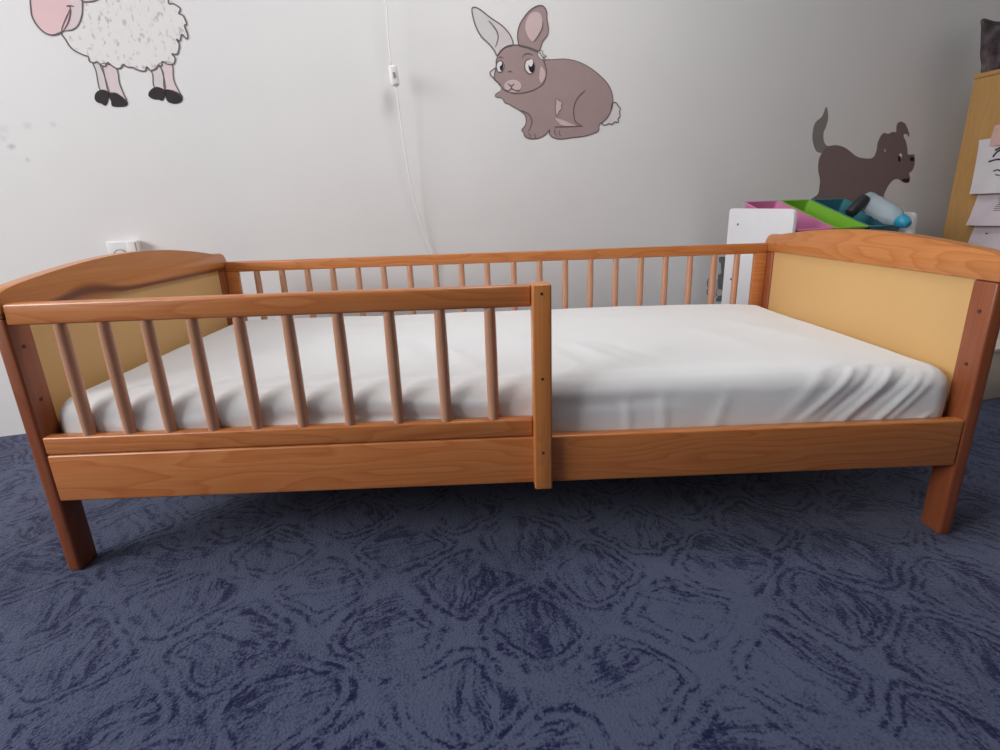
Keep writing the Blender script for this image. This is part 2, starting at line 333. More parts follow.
def carpet_mat():
    m, nt, b = new_mat('blue_carpet')
    tc = N(nt, 'ShaderNodeTexCoord')
    # wobble
    nw = N(nt, 'ShaderNodeTexNoise'); nw.inputs['Scale'].default_value = 9; nw.inputs['Detail'].default_value = 3
    nt.links.new(tc.outputs['Object'], nw.inputs['Vector'])
    sub = N(nt, 'ShaderNodeVectorMath', operation='SUBTRACT'); sub.inputs[1].default_value = (.5, .5, .5)
    nt.links.new(nw.outputs['Color'], sub.inputs[0])
    scl = N(nt, 'ShaderNodeVectorMath', operation='SCALE'); scl.inputs['Scale'].default_value = .075
    nt.links.new(sub.outputs[0], scl.inputs[0])
    add = N(nt, 'ShaderNodeVectorMath', operation='ADD')
    nt.links.new(tc.outputs['Object'], add.inputs[0]); nt.links.new(scl.outputs[0], add.inputs[1])
    # diagonal trellis of rounded medallions, drawn in broken brush lines and filled with hatching
    PER = .168
    ro = N(nt, 'ShaderNodeVectorRotate', rotation_type='Z_AXIS'); ro.inputs['Angle'].default_value = math.radians(-31)
    nt.links.new(add.outputs[0], ro.inputs['Vector'])
    sc_ = N(nt, 'ShaderNodeVectorMath', operation='SCALE'); sc_.inputs['Scale'].default_value = 1 / PER
    nt.links.new(ro.outputs[0], sc_.inputs[0])
    fl = N(nt, 'ShaderNodeVectorMath', operation='FLOOR'); nt.links.new(sc_.outputs[0], fl.inputs[0])
    lc = N(nt, 'ShaderNodeVectorMath', operation='SUBTRACT'); nt.links.new(sc_.outputs[0], lc.inputs[0]); nt.links.new(fl.outputs[0], lc.inputs[1])
    l2 = N(nt, 'ShaderNodeVectorMath', operation='SUBTRACT'); nt.links.new(lc.outputs[0], l2.inputs[0]); l2.inputs[1].default_value = (.5, .5, 0)
    sx = N(nt, 'ShaderNodeSeparateXYZ'); nt.links.new(l2.outputs[0], sx.inputs[0])
    sf = N(nt, 'ShaderNodeSeparateXYZ'); nt.links.new(fl.outputs[0], sf.inputs[0])
    cb = N(nt, 'ShaderNodeCombineXYZ'); nt.links.new(sf.outputs[0], cb.inputs[0]); nt.links.new(sf.outputs[1], cb.inputs[1])
    wn = N(nt, 'ShaderNodeTexWhiteNoise', noise_dimensions='2D'); nt.links.new(cb.outputs[0], wn.inputs['Vector'])
    rnd = N(nt, 'ShaderNodeSeparateColor'); nt.links.new(wn.outputs['Color'], rnd.inputs[0])
    ax = math_n(nt, 'POWER', math_n(nt, 'ABSOLUTE', sx.outputs[0]), 5.0); ay = math_n(nt, 'POWER', math_n(nt, 'ABSOLUTE', sx.outputs[1]), 5.0)
    rr = math_n(nt, 'POWER', math_n(nt, 'ADD', ax, ay), 1 / 5.0)
    rj = math_n(nt, 'ADD', rr, math_n(nt, 'MULTIPLY', math_n(nt, 'SUBTRACT', rnd.outputs[0], .5), .07))
    rag = N(nt, 'ShaderNodeTexNoise'); rag.inputs['Scale'].default_value = 70; rag.inputs['Detail'].default_value = 4; rag.inputs['Roughness'].default_value = .7
    nt.links.new(tc.outputs['Object'], rag.inputs['Vector'])
    ragm = math_n(nt, 'MULTIPLY', math_n(nt, 'SUBTRACT', rag.outputs['Fac'], .38), 5.5, clamp=True)
    gap = N(nt, 'ShaderNodeTexNoise'); gap.inputs['Scale'].default_value = 11; gap.inputs['Detail'].default_value = 1
    nt.links.new(tc.outputs['Object'], gap.inputs['Vector'])
    gapm = math_n(nt, 'MULTIPLY', math_n(nt, 'SUBTRACT', gap.outputs['Fac'], .34), 6.0, clamp=True)
    def ring(c, w, a):
        d = math_n(nt, 'ABSOLUTE', math_n(nt, 'SUBTRACT', rj, c))
        return math_n(nt, 'MULTIPLY', math_n(nt, 'SUBTRACT', 1.0, math_n(nt, 'DIVIDE', d, w), clamp=True), a)
    rings_ = math_n(nt, 'ADD', ring(.445, .045, 1.7), ring(.345, .032, 1.5))
    rings_ = math_n(nt, 'MULTIPLY', math_n(nt, 'MULTIPLY', rings_, ragm), gapm)
    # hatching, each medallion at its own slant, fading across
    ha = N(nt, 'ShaderNodeVectorRotate', rotation_type='Z_AXIS')
    nt.links.new(l2.outputs[0], ha.inputs['Vector']); nt.links.new(math_n(nt, 'MULTIPLY', rnd.outputs[1], 3.1), ha.inputs['Angle'])
    ho = N(nt, 'ShaderNodeVectorMath', operation='ADD'); nt.links.new(ha.outputs[0], ho.inputs[0]); nt.links.new(wn.outputs['Color'], ho.inputs[1])
    hp = N(nt, 'ShaderNodeMapping'); hp.inputs['Scale'].default_value = (2.6, 15, 1)
    nt.links.new(ho.outputs[0], hp.inputs['Vector'])
    hn = N(nt, 'ShaderNodeTexNoise', noise_dimensions='2D'); hn.inputs['Scale'].default_value = 1; hn.inputs['Detail'].default_value = 3; hn.inputs['Roughness'].default_value = .6
    nt.links.new(hp.outputs[0], hn.inputs['Vector'])
    hs = N(nt, 'ShaderNodeSeparateXYZ'); nt.links.new(ha.outputs[0], hs.inputs[0])
    fade = math_n(nt, 'ADD', math_n(nt, 'MULTIPLY', hs.outputs[1], 1.6), .62, clamp=True)
    inner = math_n(nt, 'MULTIPLY', math_n(nt, 'SUBTRACT', .42, rr), 9.0, clamp=True)
    hatch = math_n(nt, 'MULTIPLY', math_n(nt, 'MULTIPLY', math_n(nt, 'MULTIPLY', math_n(nt, 'SUBTRACT', hn.outputs['Fac'], .43), 6.0, clamp=True), fade), inner)
    fields = [rings_, hatch]
    # feathering strokes
    st = N(nt, 'ShaderNodeTexNoise'); st.inputs['Scale'].default_value = 42; st.inputs['Detail'].default_value = 5; st.inputs['Roughness'].default_value = .75
    mpp = N(nt, 'ShaderNodeMapping'); mpp.inputs['Scale'].default_value = (1, .35, 1); mpp.inputs['Rotation'].default_value = (0, 0, -.9)
    nt.links.new(tc.outputs['Object'], mpp.inputs['Vector']); nt.links.new(mpp.outputs[0], st.inputs['Vector'])
    pile = N(nt, 'ShaderNodeTexNoise'); pile.inputs['Scale'].default_value = 230; pile.inputs['Detail'].default_value = 2
    nt.links.new(tc.outputs['Object'], pile.inputs['Vector'])
    big = N(nt, 'ShaderNodeTexNoise'); big.inputs['Scale'].default_value = 3; big.inputs['Detail'].default_value = 2
    nt.links.new(tc.outputs['Object'], big.inputs['Vector'])
    f = math_n(nt, 'ADD', math_n(nt, 'MULTIPLY', fields[0], .62), math_n(nt, 'MULTIPLY', fields[1], .72))
    f = math_n(nt, 'MULTIPLY', f, math_n(nt, 'MULTIPLY', st.outputs['Fac'], 1.7))
    f = math_n(nt, 'ADD', f, math_n(nt, 'MULTIPLY', math_n(nt, 'SUBTRACT', st.outputs['Fac'], .47), 1.5))
    f = math_n(nt, 'ADD', f, math_n(nt, 'MULTIPLY', math_n(nt, 'SUBTRACT', big.outputs['Fac'], .5), 1.1))
    f = math_n(nt, 'ADD', f, math_n(nt, 'MULTIPLY', math_n(nt, 'SUBTRACT', pile.outputs['Fac'], .5), 1.5))
    col = ramp(nt, [(0.0, CARPET[0]), (.28, CARPET[1]), (.62, CARPET[2]), (1.0, CARPET[3])], f)
    nt.links.new(col.outputs[0], b.inputs['Base Color'])
    b.inputs['Roughness'].default_value = .95
    b.inputs['Specular IOR Level'].default_value = .1
    b.inputs['Sheen Weight'].default_value = .15
    bp = N(nt, 'ShaderNodeBump'); bp.inputs['Strength'].default_value = .7; bp.inputs['Distance'].default_value = .004
    nt.links.new(pile.outputs['Fac'], bp.inputs['Height']); nt.links.new(bp.outputs[0], b.inputs['Normal'])
    return m
CARPET = [(.066, .080, .142), (.045, .055, .108), (.009, .014, .058), (.003, .005, .036)]

def wall_mat():
    m, nt, b = new_mat('grey_white_wall_paint')
    tc = N(nt, 'ShaderNodeTexCoord')
    nz = N(nt, 'ShaderNodeTexNoise'); nz.inputs['Scale'].default_value = 2.2; nz.inputs['Detail'].default_value = 3
    nt.links.new(tc.outputs['Object'], nz.inputs['Vector'])
    r = ramp(nt, [(.3, (.80, .80, .805)), (.7, (.83, .83, .835))], nz.outputs['Fac'])
    # a few grey scuff marks near the left end of the wall
    fac = None
    nd = N(nt, 'ShaderNodeTexNoise'); nd.inputs['Scale'].default_value = 45; nd.inputs['Detail'].default_value = 3
    nt.links.new(tc.outputs['Object'], nd.inputs['Vector'])
    for s, z, rad, a in SCUFFS:
        d = N(nt, 'ShaderNodeVectorMath', operation='DISTANCE'); d.inputs[1].default_value = (s, 0, z)
        nt.links.new(tc.outputs['Object'], d.inputs[0])
        dd = math_n(nt, 'ADD', d.outputs['Value'], math_n(nt, 'MULTIPLY', math_n(nt, 'SUBTRACT', nd.outputs['Fac'], .5), rad * 1.6))
        v = math_n(nt, 'MULTIPLY', math_n(nt, 'SUBTRACT', 1.0, math_n(nt, 'DIVIDE', dd, rad), clamp=True), a)
        fac = v if fac is None else math_n(nt, 'ADD', fac, v, clamp=True)
    mx = N(nt, 'ShaderNodeMix', data_type='RGBA'); nt.links.new(fac, mx.inputs[0])
    nt.links.new(r.outputs[0], mx.inputs[6]); mx.inputs[7].default_value = (.28, .28, .29, 1)
    nt.links.new(mx.outputs[2], b.inputs['Base Color'])
    b.inputs['Roughness'].default_value = .75
    b.inputs['Specular IOR Level'].default_value = .2
    nb = N(nt, 'ShaderNodeTexNoise'); nb.inputs['Scale'].default_value = 160
    nt.links.new(tc.outputs['Object'], nb.inputs['Vector'])
    bp = N(nt, 'ShaderNodeBump'); bp.inputs['Strength'].default_value = .08; bp.inputs['Distance'].default_value = .001
    nt.links.new(nb.outputs['Fac'], bp.inputs['Height']); nt.links.new(bp.outputs[0], b.inputs['Normal'])
    return m
SCUFFS = [(0.212, 0.840, .012, .5), (0.262, 0.893, .013, .2), (0.325, 0.898, .010, .2), (0.242, 0.805, .009, .4), (0.205, 0.885, .018, .15), (0.20, 0.86, .014, .2)]

def fabric_mat(name, col, fold=0.0, rough=.8):
    m, nt, b = new_mat(name)
    tc = N(nt, 'ShaderNodeTexCoord')
    nz = N(nt, 'ShaderNodeTexNoise'); nz.inputs['Scale'].default_value = 5; nz.inputs['Detail'].default_value = 4
    nt.links.new(tc.outputs['Object'], nz.inputs['Vector'])
    r = ramp(nt, [(.3, tuple(c * .97 for c in col)), (.7, col)], nz.outputs['Fac'])
    nt.links.new(r.outputs[0], b.inputs['Base Color'])
    b.inputs['Roughness'].default_value = rough
    b.inputs['Specular IOR Level'].default_value = .25
    b.inputs['Sheen Weight'].default_value = .1
    wv = N(nt, 'ShaderNodeTexNoise'); wv.inputs['Scale'].default_value = 700
    nt.links.new(tc.outputs['Object'], wv.inputs['Vector'])
    bp = N(nt, 'ShaderNodeBump'); bp.inputs['Strength'].default_value = .1; bp.inputs['Distance'].default_value = .001
    nt.links.new(wv.outputs['Fac'], bp.inputs['Height']); nt.links.new(bp.outputs[0], b.inputs['Normal'])
    return m

WOOD_X = wood('varnished_pine_lengthwise', 'x', base=(.50, .165, .042), dark=(.32, .08, .017), light=(.56, .21, .065))  # lengthwise pine slightly darkened, standing in for dimmer light on the side boards
WOOD_Y = wood('varnished_pine_crosswise', 'y', seed=2.3)
WOOD_Z = wood('varnished_pine_upright', 'z', seed=5.1, strength=.7)
WOOD_LEG = wood('shade_darkened_reddish_pine', 'z', base=(.25, .064, .022), dark=(.15, .032, .010), light=(.29, .085, .032), seed=7.7, strength=.7)  # leg pine darkened and reddened, putting shade near the floor into the colour
WOOD_HEAD = wood('varnished_pine_with_dark_streak', 'y', seed=4.9, strength=.25, streak=True)
WOOD_BAR = wood('varnished_pine_round_bar', 'z', base=(.50, .235, .14), light=(.56, .30, .19), dark=(.36, .15, .08), strength=.4)
PANEL = plain('pale_yellow_panel', (.63, .385, .155), rough=.5, var=.03, scale=4)
SHEET = fabric_mat('white_sheet_cotton', (.77, .78, .79))
WALL = wall_mat()
CEIL = plain('white_ceiling_paint', (.75, .75, .75), rough=.8, scale=3)
CARP = carpet_mat()
DIMWALL = plain('dark_low_bounce_wall', (.20, .16, .13), rough=.8, scale=3)  # unseen front wall, coloured dark to cut the bounced fill light
WHITE_BOARD = plain('white_laminate', (.82, .82, .85), rough=.35, var=.01)
METAL = plain('dark_screw_metal', (.05, .03, .02), rough=.6, var=.1, scale=200)

# ------------------------------------------------------------------ the room
def struct(o): o['kind'] = 'structure'; return o
def room_box(name, dims, mat): return struct(to_room(box(name, dims, mat, bevel=0)))
room_box('floor', (S0 - .1, S1 + .1, -T1 - .1, .1, -.05, 0), CARP)
room_box('ceiling', (S0 - .1, S1 + .1, -T1 - .1, .1, H, H + .05), CEIL)
room_box('wall_back', (S0 - .1, S1 + .1, 0, .1, 0, H), WALL)
room_box('wall_right', (S1, S1 + .1, -T1, 0, 0, H), WALL)
room_box('wall_front', (S0 - .1, S1 + .1, -T1 - .1, -T1, 0, H), DIMWALL)
bm = bmesh.new()
add_box(bm, S0 - .1, S0, -T1, 0, 0, WZ0); add_box(bm, S0 - .1, S0, -T1, 0, WZ1, H)
add_box(bm, S0 - .1, S0, -T1, -WT1, WZ0, WZ1); add_box(bm, S0 - .1, S0, -WT0, 0, WZ0, WZ1)
struct(to_room(link('wall_left', bm, WALL)))
bm = bmesh.new()
x0, x1 = S0 - .05, S0 - .01
for (a, b_, c, d) in ((WT0, WT0 + .05, WZ0, WZ1), (WT1 - .05, WT1, WZ0, WZ1), (WT0, WT1, WZ0, WZ0 + .05), (WT0, WT1, WZ1 - .05, WZ1),
                      ((WT0 + WT1) / 2 - .035, (WT0 + WT1) / 2 + .035, WZ0, WZ1)):
    add_box(bm, x0, x1, -b_, -a, c, d, bevel=.004)
struct(to_room(link('window_1', bm, WHITE_BOARD)))

# ------------------------------------------------------------------ bed
L, W = 1.68, 0.78
TP, DP = 0.0246, 0.0484
ZB, ZT, ZG = 0.147, 0.238, 0.271          # side board bottom / top, lower rail top
ZA, ZR = 0.469, 0.505                     # upper rail bottom / top
bed = empty('child_bed', Matrix.Identity(4), 'orange pine child bed with slatted guard rails and pale yellow end panels', 'bed')

def end_board(x0, name, rise, mat):
    """arched top board of one bed end, its panel a child"""
    prof = [(-.002, .482), (-.002, .512), (.004, .521), (.02, .528)]
    for i in range(1, 24):
        t = i / 24
        y = .02 + t * .72
        prof.append((y,   .528 + rise * math.sin(math.pi * min(1, t * 1.02)) ** .9 if t < .98 else .531))
    prof += [(.752, .531), (.768, .526), (.778, .514), (.782, .498), (.782, .482)]
    bm = bmesh.new()
    add_prism(bm, prof, x0 - .001, x0 + TP + .001, axis='x')
    es = [e for e in bm.edges if abs(e.verts[0].co.x - e.verts[1].co.x) < 1e-6]
    bmesh.ops.bevel(bm, geom=es, offset=.003, segments=2, profile=.5, affect='EDGES')
    tb = link(name, bm, mat, bed, angle=35)
    p = box('panel', (x0 + .006, x0 + TP - .006, DP - .006, W - DP + .006, .165, .486), PANEL, tb, bevel=0)
    p['label'] = 'pale yellow smooth panel'
    box('lower_crossbar', (x0 + .002, x0 + TP - .002, DP, W - DP, .147, .238), WOOD_Y, tb, bevel=.003)
    return tb
end_board(0, 'headboard', .034, WOOD_HEAD)
end_board(L - TP, 'footboard', .027, WOOD_Y)
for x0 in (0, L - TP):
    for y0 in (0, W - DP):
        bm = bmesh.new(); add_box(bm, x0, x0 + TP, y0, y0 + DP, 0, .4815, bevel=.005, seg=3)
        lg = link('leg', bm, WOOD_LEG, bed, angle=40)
        xi = x0 + TP if x0 == 0 else x0            # inner face
        if y0 == 0:
            for zz, yy in ((.43, .022), (.335, .024), (.20, .022)):
                bm = bmesh.new()
                sgn = 1 if x0 == 0 else -1
                pts = [(xi - sgn * .004, yy, zz), (xi + sgn * .0012, yy, zz)]
                add_tube(bm, pts, .0032, 12)
                s_ = link('screw', bm, METAL, lg, angle=40)

def side_board(y0, y1):
    bm = bmesh.new(); add_box(bm, TP, L - TP, y0, y1, ZB, ZT - .001, bevel=.004, seg=3)
    return link('side_board', bm, WOOD_X, bed, angle=40)
side_board(0, .022)
side_board(W - .022, W)

def spindle_mesh(z0, z1, r):
    bm = bmesh.new(); h = z1 - z0
    prof = []
    for i in range(11):
        t = i / 10
        prof.append((r * (.80 + .20 * math.sin(math.pi * (.12 + .76 * t)) ** .7), z0 + h * t))
    add_lathe(bm, prof, 0, 0, 18)
    return bm

FRONT_X = [.102, .173, .244, .319, .3955, .476, .559, .644, .7285, .812]
fg = None
bm = bmesh.new()
add_box(bm, TP, .8811, .001, .023, ZA, ZR, bevel=.0045, seg=3)
add_box(bm, TP, .8811, .001, .023, ZT, ZG, bevel=.004, seg=3)
fg = link('front_guard_rail', bm, WOOD_X, bed, angle=40)
first = None
for x in FRONT_X:
    if first is None:
        first = link('spindle', spindle_mesh(ZG - .003, ZA + .003, .0103), WOOD_BAR, fg, angle=60)
        s_ = first
    else:
        s_ = first.copy(); C.objects.link(s_); s_.parent = fg
    s_.location = (x, .012, 0)
bm = bmesh.new(); add_box(bm, .8811, .9125, -.018, .026, .142, ZR + .003, bevel=.0035, seg=3)
pg = link('guard_post', bm, WOOD_Z, bed, angle=40)
for zz in (.493, .350, .214):
    bm = bmesh.new(); add_tube(bm, [(.8965, -.014, zz), (.8965, -.0186, zz)], .0026, 12)
    link('screw', bm, METAL, pg, angle=40)

BACK_X = [.114, .189, .265, .341, .417, .494, .573, .651, .729, .807, .887, .966, 1.044, 1.121, 1.198, 1.275, 1.35, 1.425, 1.498, 1.568]
bm = bmesh.new()
add_box(bm, TP, L - TP, .7612, W - .001, .4745, ZR, bevel=.004, seg=3)
add_box(bm, TP, L - TP, .7612, W - .001, ZT, ZG, bevel=.004, seg=3)
add_box(bm, TP, TP + .036, .7616, W - .0014, ZG - .002, .477, bevel=.003)
add_box(bm, L - TP - .036, L - TP, .7616, W - .0014, ZG - .002, .477, bevel=.003)
bg = link('back_guard_rail', bm, WOOD_X, bed, angle=40)
first = None
for x in BACK_X:
    if first is None:
        first = link('spindle', spindle_mesh(ZG - .003, .478, .0095), WOOD_BAR, bg, angle=60)
        s_ = first
    else:
        s_ = first.copy(); C.objects.link(s_); s_.parent = bg
    s_.location = (x, .7705, 0)
# slats under the mattress
bm = bmesh.new()
add_box(bm, TP, L - TP, .022, .044, .150, .168); add_box(bm, TP, L - TP, W - .044, W - .022, .150, .168)
for i in range(13):
    x = .07 + i * .123
    add_box(bm, x, x + .06, .024, W - .024, .168, .180)
link('slatted_base', bm, WOOD_Y, bed)

# ------------------------------------------------------------------ mattress in its fitted sheet
def mattress():
    x0, x1, y0, y1, z0, z1 = .028, 1.650, .025, .755, .181, .337
    nx, ny, nz = 300, 120, 34
    rad = .040
    keys = {}; bm = bmesh.new()
    def V(p):
        k = (round(p[0], 5), round(p[1], 5), round(p[2], 5))
        if k not in keys: keys[k] = bm.verts.new(p)
        return keys[k]
    gx = [x0 + (x1 - x0) * i / nx for i in range(nx + 1)]
    gy = [y0 + (y1 - y0) * i / ny for i in range(ny + 1)]
    gz = [z0 + (z1 - z0) * i / nz for i in range(nz + 1)]
    def sheet(ga, gb, f):
        for i in range(len(ga) - 1):
            for j in range(len(gb) - 1):
                bm.faces.new([V(f(ga[i], gb[j])), V(f(ga[i + 1], gb[j])), V(f(ga[i + 1], gb[j + 1])), V(f(ga[i], gb[j + 1]))])
    for z in (z0, z1): sheet(gx, gy, lambda a, b: (a, b, z))
    for y in (y0, y1): sheet(gx, gz, lambda a, b: (a, y, b))
    for x in (x0, x1): sheet(gy, gz, lambda a, b: (x, a, b))
    def ridge(p, a, b, w, h):
        """fold running from a to b"""
        a = Vector(a); b = Vector(b); d = b - a
        t = max(0, min(1, (p - a).dot(d) / d.length_squared))
        q = (p - (a + d * t)).length
        return h * math.exp(-(q / w) ** 2) * math.sin(math.pi * (.12 + .83 * t))
    # (u along x, v = distance from the front bottom edge, up the side and over onto the top)
    folds = [((1.37, .06), (1.50, .185), .006, .0035), ((1.40, .05), (1.53, .175), .006, -.003), ((1.43, .04), (1.555, .17), .006, .0045),
             ((1.46, .05), (1.575, .16), .005, -.003), ((1.49, .03), (1.59, .145), .006, .005), ((1.53, .05), (1.61, .145), .006, .0035),
             ((1.33, .06), (1.45, .20), .012, .0025), ((1.51, .012), (1.575, .055), .005, .007), ((1.535, .010), (1.60, .045), .004, -.004), ((1.55, .025), (1.61, .07), .004, .005),
             ((1.055, .03), (1.05, .13), .009, .0020), ((1.12, .03), (1.115, .13), .010, .002), ((1.20, .02), (1.235, .12), .012, .002),
             ((.40, .105), (.86, .085), .008, -.005), ((.40, .088), (.84, .066), .008, .0055), ((.50, .075), (.82, .058), .006, -.004),
             ((.18, .10), (.40, .11), .012, .004), ((.60, .125), (.86, .108), .010, .004), ((.92, .105), (1.15, .112), .012, -.003),
             ((.10, .11), (.30, .07), .010, .004), ((.30, .12), (.36, .05), .010, -.004),
             ((.98, .22), (.915, .44), .016, .004), ((1.06, .24), (.98, .42), .018, .0045), ((1.14, .25), (1.06, .42), .02, -.0035),
             ((.80, .22), (.66, .52), .02, .004), ((.70, .26), (.58, .50), .022, .003), ((.50, .30), (.40, .62), .02, .003),
             ((1.35, .30), (1.30, .55), .03, .003), ((1.50, .35), (1.42, .6), .03, .003)]
    for v in bm.verts:
        p = v.co.copy()
        lo = Vector((x0 + rad, y0 + rad, z0 + rad * .6)); hi = Vector((x1 - rad, y1 - rad, z1 - rad))
        q = Vector((max(lo.x, min(hi.x, p.x)), max(lo.y, min(hi.y, p.y)), max(lo.z, min(hi.z, p.z))))
        d = p - q
        n = d.normalized() if d.length > 1e-6 else Vector((0, 0, 1))
        r = rad if d.z >= 0 else max(rad * .6, rad * (1 + d.normalized().z * .4))
        if d.length > 1e-6: p = q + n * min(d.length, r)
        # soft large-scale waviness
        w = noise.noise(Vector((p.x * 3.1, p.y * 4.0, p.z * 4))) * .004 + noise.noise(Vector((p.x * 9, p.y * 11, p.z * 12 + 5))) * .0015
        # side bulge
        if abs(n.z) < .8: w += .004 * math.sin(math.pi * (p.z - z0) / (z1 - z0))
        vv = (p.z - z0) if p.y < y0 + rad * 1.0 and p.z < z1 - .006 else (z1 - z0) + (p.y - y0)
        front = p.y < .66
        if front:
            pu = Vector((p.x, vv))
            if vv > .26 or True:
                for a, b_, wd, h in folds:
                    if abs(p.x - (a[0] + b_[0]) / 2) < abs(a[0] - b_[0]) / 2 + .06:
                        w += ridge(pu, a, b_, wd, h) * (1.0 if vv < .25 else .8)
        if n.z < -.3: w = 0
        p += n * w
        # ends droop a little
        tz = max(0, (p.z - z0) / (z1 - z0))
        ex = max(0, (p.x - 1.42) / .23); p.z -= tz * .013 * ex * ex
        ex = max(0, (.14 - p.x) / .11); p.z -= tz * .006 * ex * ex
        v.co = p
    o = link('mattress', bm, SHEET, smooth=True)
    return tag(o, 'mattress under a creased white fitted sheet, lying inside the pine bed', 'mattress')
mattress()

# ------------------------------------------------------------------ painted animals on the back wall
def paint(name, col, var=.03, rough=.7, scale=20):
    return plain(name, col, rough=rough, var=var, scale=scale, spec=.2)
def shape(name, pts, level, mat, parent, closed=True, smooth=True, n=5):
    P_ = spline(pts, True, n) if smooth else pts
    bm = bmesh.new()
    y1 = -.0004 * level
    A = [bm.verts.new((p[0], y1, p[1])) for p in P_]
    B = [bm.verts.new((p[0], y1 + .0004, p[1])) for p in P_]
    for tri in tessellate_polygon([[Vector((p[0], p[1], 0)) for p in P_]]):
        try: bm.faces.new([A[k] for k in tri])
        except ValueError: pass
    for i in range(len(A)):
        bm.faces.new((A[i], A[(i + 1) % len(A)], B[(i + 1) % len(A)], B[i]))
    return link(name, bm, mat, parent)
def stroke(bm, pts, level, w=.0016, closed=False, n=5):
    P_ = [Vector(p) for p in spline(pts, closed, n)]
    y = -.0004 * level
    N_ = len(P_); rows = []
    for i, p in enumerate(P_):
        a = P_[(i - 1) % N_] if closed else P_[max(0, i - 1)]
        c = P_[(i + 1) % N_] if closed else P_[min(N_ - 1, i + 1)]
        d = (c - a); d = d.normalized() if d.length > 1e-9 else Vector((1, 0))
        nn = Vector((-d.y, d.x))
        ww = w if closed else w * (.35 + .65 * math.sin(math.pi * min(1, max(0, (i + .6) / N_))) ** .5)
        rows.append((bm.verts.new((p.x + nn.x * ww, y, p.y + nn.y * ww)), bm.verts.new((p.x - nn.x * ww, y, p.y - nn.y * ww))))
    for i in range(N_ if closed else N_ - 1):
        a, b_ = rows[i], rows[(i + 1) % N_]
        bm.faces.new((a[0], b_[0], b_[1], a[1]))
def mural(name, label, cat='wall painting'):
    return empty(name, ROOM_M, label, cat, None)

LINE = paint('dark_grey_outline_paint', (.16, .135, .145))
def outlines(root, specs, name='outline', mat=None):
    bm = bmesh.new()
    for pts, lvl, w, closed in specs: stroke(bm, pts, lvl, w, closed)
    return link(name, bm, mat or LINE, root)

A = ART['rabbit']
rb = mural('painted_rabbit', 'sitting grey-brown rabbit painted on the wall, one ear white')
RB = paint('rabbit_brown_paint', (.40, .30, .295)); RP = paint('rabbit_pink_paint', (.66, .51, .52)); RW = paint('rabbit_white_paint', (.76, .73, .73))
RG = paint('rabbit_pale_ear_paint', (.68, .67, .68)); BLK = paint('black_pupil_paint', (.03, .02, .025)); WHT = paint('white_eye_paint', (.85, .83, .83))
t_ = shape('tail', A['tail'], 1, RW, rb); t_['label'] = 'white fluffy tail'
shape('body', A['body'], 2, RB, rb)
el = shape('ear', A['ear_left'], 2, RG, rb); el['label'] = 'whitish ear leaning out'
shape('inner_ear', A['ear_left_pink'], 3, paint('rabbit_pale_pink_paint', (.70, .64, .65)), el)
er = shape('ear', A['ear_right'], 2, RB, rb); er['label'] = 'brown upright ear'
shape('inner_ear', A['ear_right_pink'], 3, RP, er)
hd = shape('head', A['head'], 3, RB, rb)
shape('cheek', A['pale_cheek'], 2, RW, rb); shape('cheek', A['cheek'], 4, RP, hd)
shape('fur_tuft', A['tuft'], 4, RW, hd); shape('chest_patch', A['chest'], 3, RP, rb); shape('belly_patch', A['belly'], 3, RP, rb)
shape('muzzle', A['muzzle'], 4, RP, hd)
for s_ in 'ab':
    e_ = shape('eye', A['eye_' + s_], 4, WHT, rb)
    shape('pupil', A['pupil_' + s_], 5, BLK, e_); shape('glint', A['glint_' + s_], 6, WHT, e_)
w1, w2 = .0019, .0014
outlines(rb, [(A['body'][:-2], 3, w1, False), (A['ear_left'], 4, w1, True), (A['ear_right'], 4, w1, True), (A['head'], 4, w1, True), (A['tail'], 4, w1, True),
              (A['pale_cheek'][:-1], 4, w1, False), (A['ear_left_line'], 5, w1, False), (A['ear_right_line'], 5, w1, False), (A['eye_a'], 5, w1, True),
              (A['eye_b'], 5, w1, True), (A['nose_line'], 6, w1, False), (A['philtrum'], 6, w1, False), (A['mouth'], 6, w1, False),
              (A['nose_mark'], 6, w2, False), (A['brow_a'], 6, w2, False), (A['brow_b'], 6, w2, False), (A['hind'], 5, w1, False),
              (A['foreleg'], 5, w1, False), (A['foot_top'], 5, w1, False), (A['toe_a'], 5, w2, False), (A['toe_b'], 5, w2, False),
              (A['toe_c'], 5, w2, False), (A['toe_d'], 5, w2, False), (A['tuft'], 5, w2 * .7, True), (A['chest'], 5, w2 * .7, True)])

A = ART['sheep']
sp = mural('painted_sheep', 'woolly white sheep with pink snout and dark hooves painted on the wall above the socket')
def fleece_mat():
    m, nt, b = new_mat('dabbed_fleece_paint')
    tc = N(nt, 'ShaderNodeTexCoord')
    n1 = N(nt, 'ShaderNodeTexNoise'); n1.inputs['Scale'].default_value = 75; n1.inputs['Detail'].default_value = 3; n1.inputs['Roughness'].default_value = .6
    mp = N(nt, 'ShaderNodeMapping'); mp.inputs['Scale'].default_value = (1, 1, .6); mp.inputs['Rotation'].default_value = (0, .5, 0)
    nt.links.new(tc.outputs['Object'], mp.inputs[0]); nt.links.new(mp.outputs[0], n1.inputs['Vector'])
    r = ramp(nt, [(.55, (.82, .81, .80)), (.68, (.52, .49, .49))], n1.outputs['Fac'])
    nt.links.new(r.outputs[0], b.inputs['Base Color']); b.inputs['Roughness'].default_value = .7
    b.inputs['Specular IOR Level'].default_value = .2
    return m
SPK = paint('sheep_pink_paint', (.82, .58, .60)); SPL = paint('sheep_pale_pink_paint', (.76, .65, .67)); SLG = paint('sheep_leg_pale_paint', (.73, .69, .70)); HOOF = paint('hoof_dark_paint', (.045, .038, .042))
shape('leg', A['leg_a'], 1, SLG, sp); shape('leg', A['leg_b'], 2, SPL, sp); shape('leg', A['leg_c'], 1, SLG, sp); shape('leg', A['leg_d'], 2, SPL, sp)
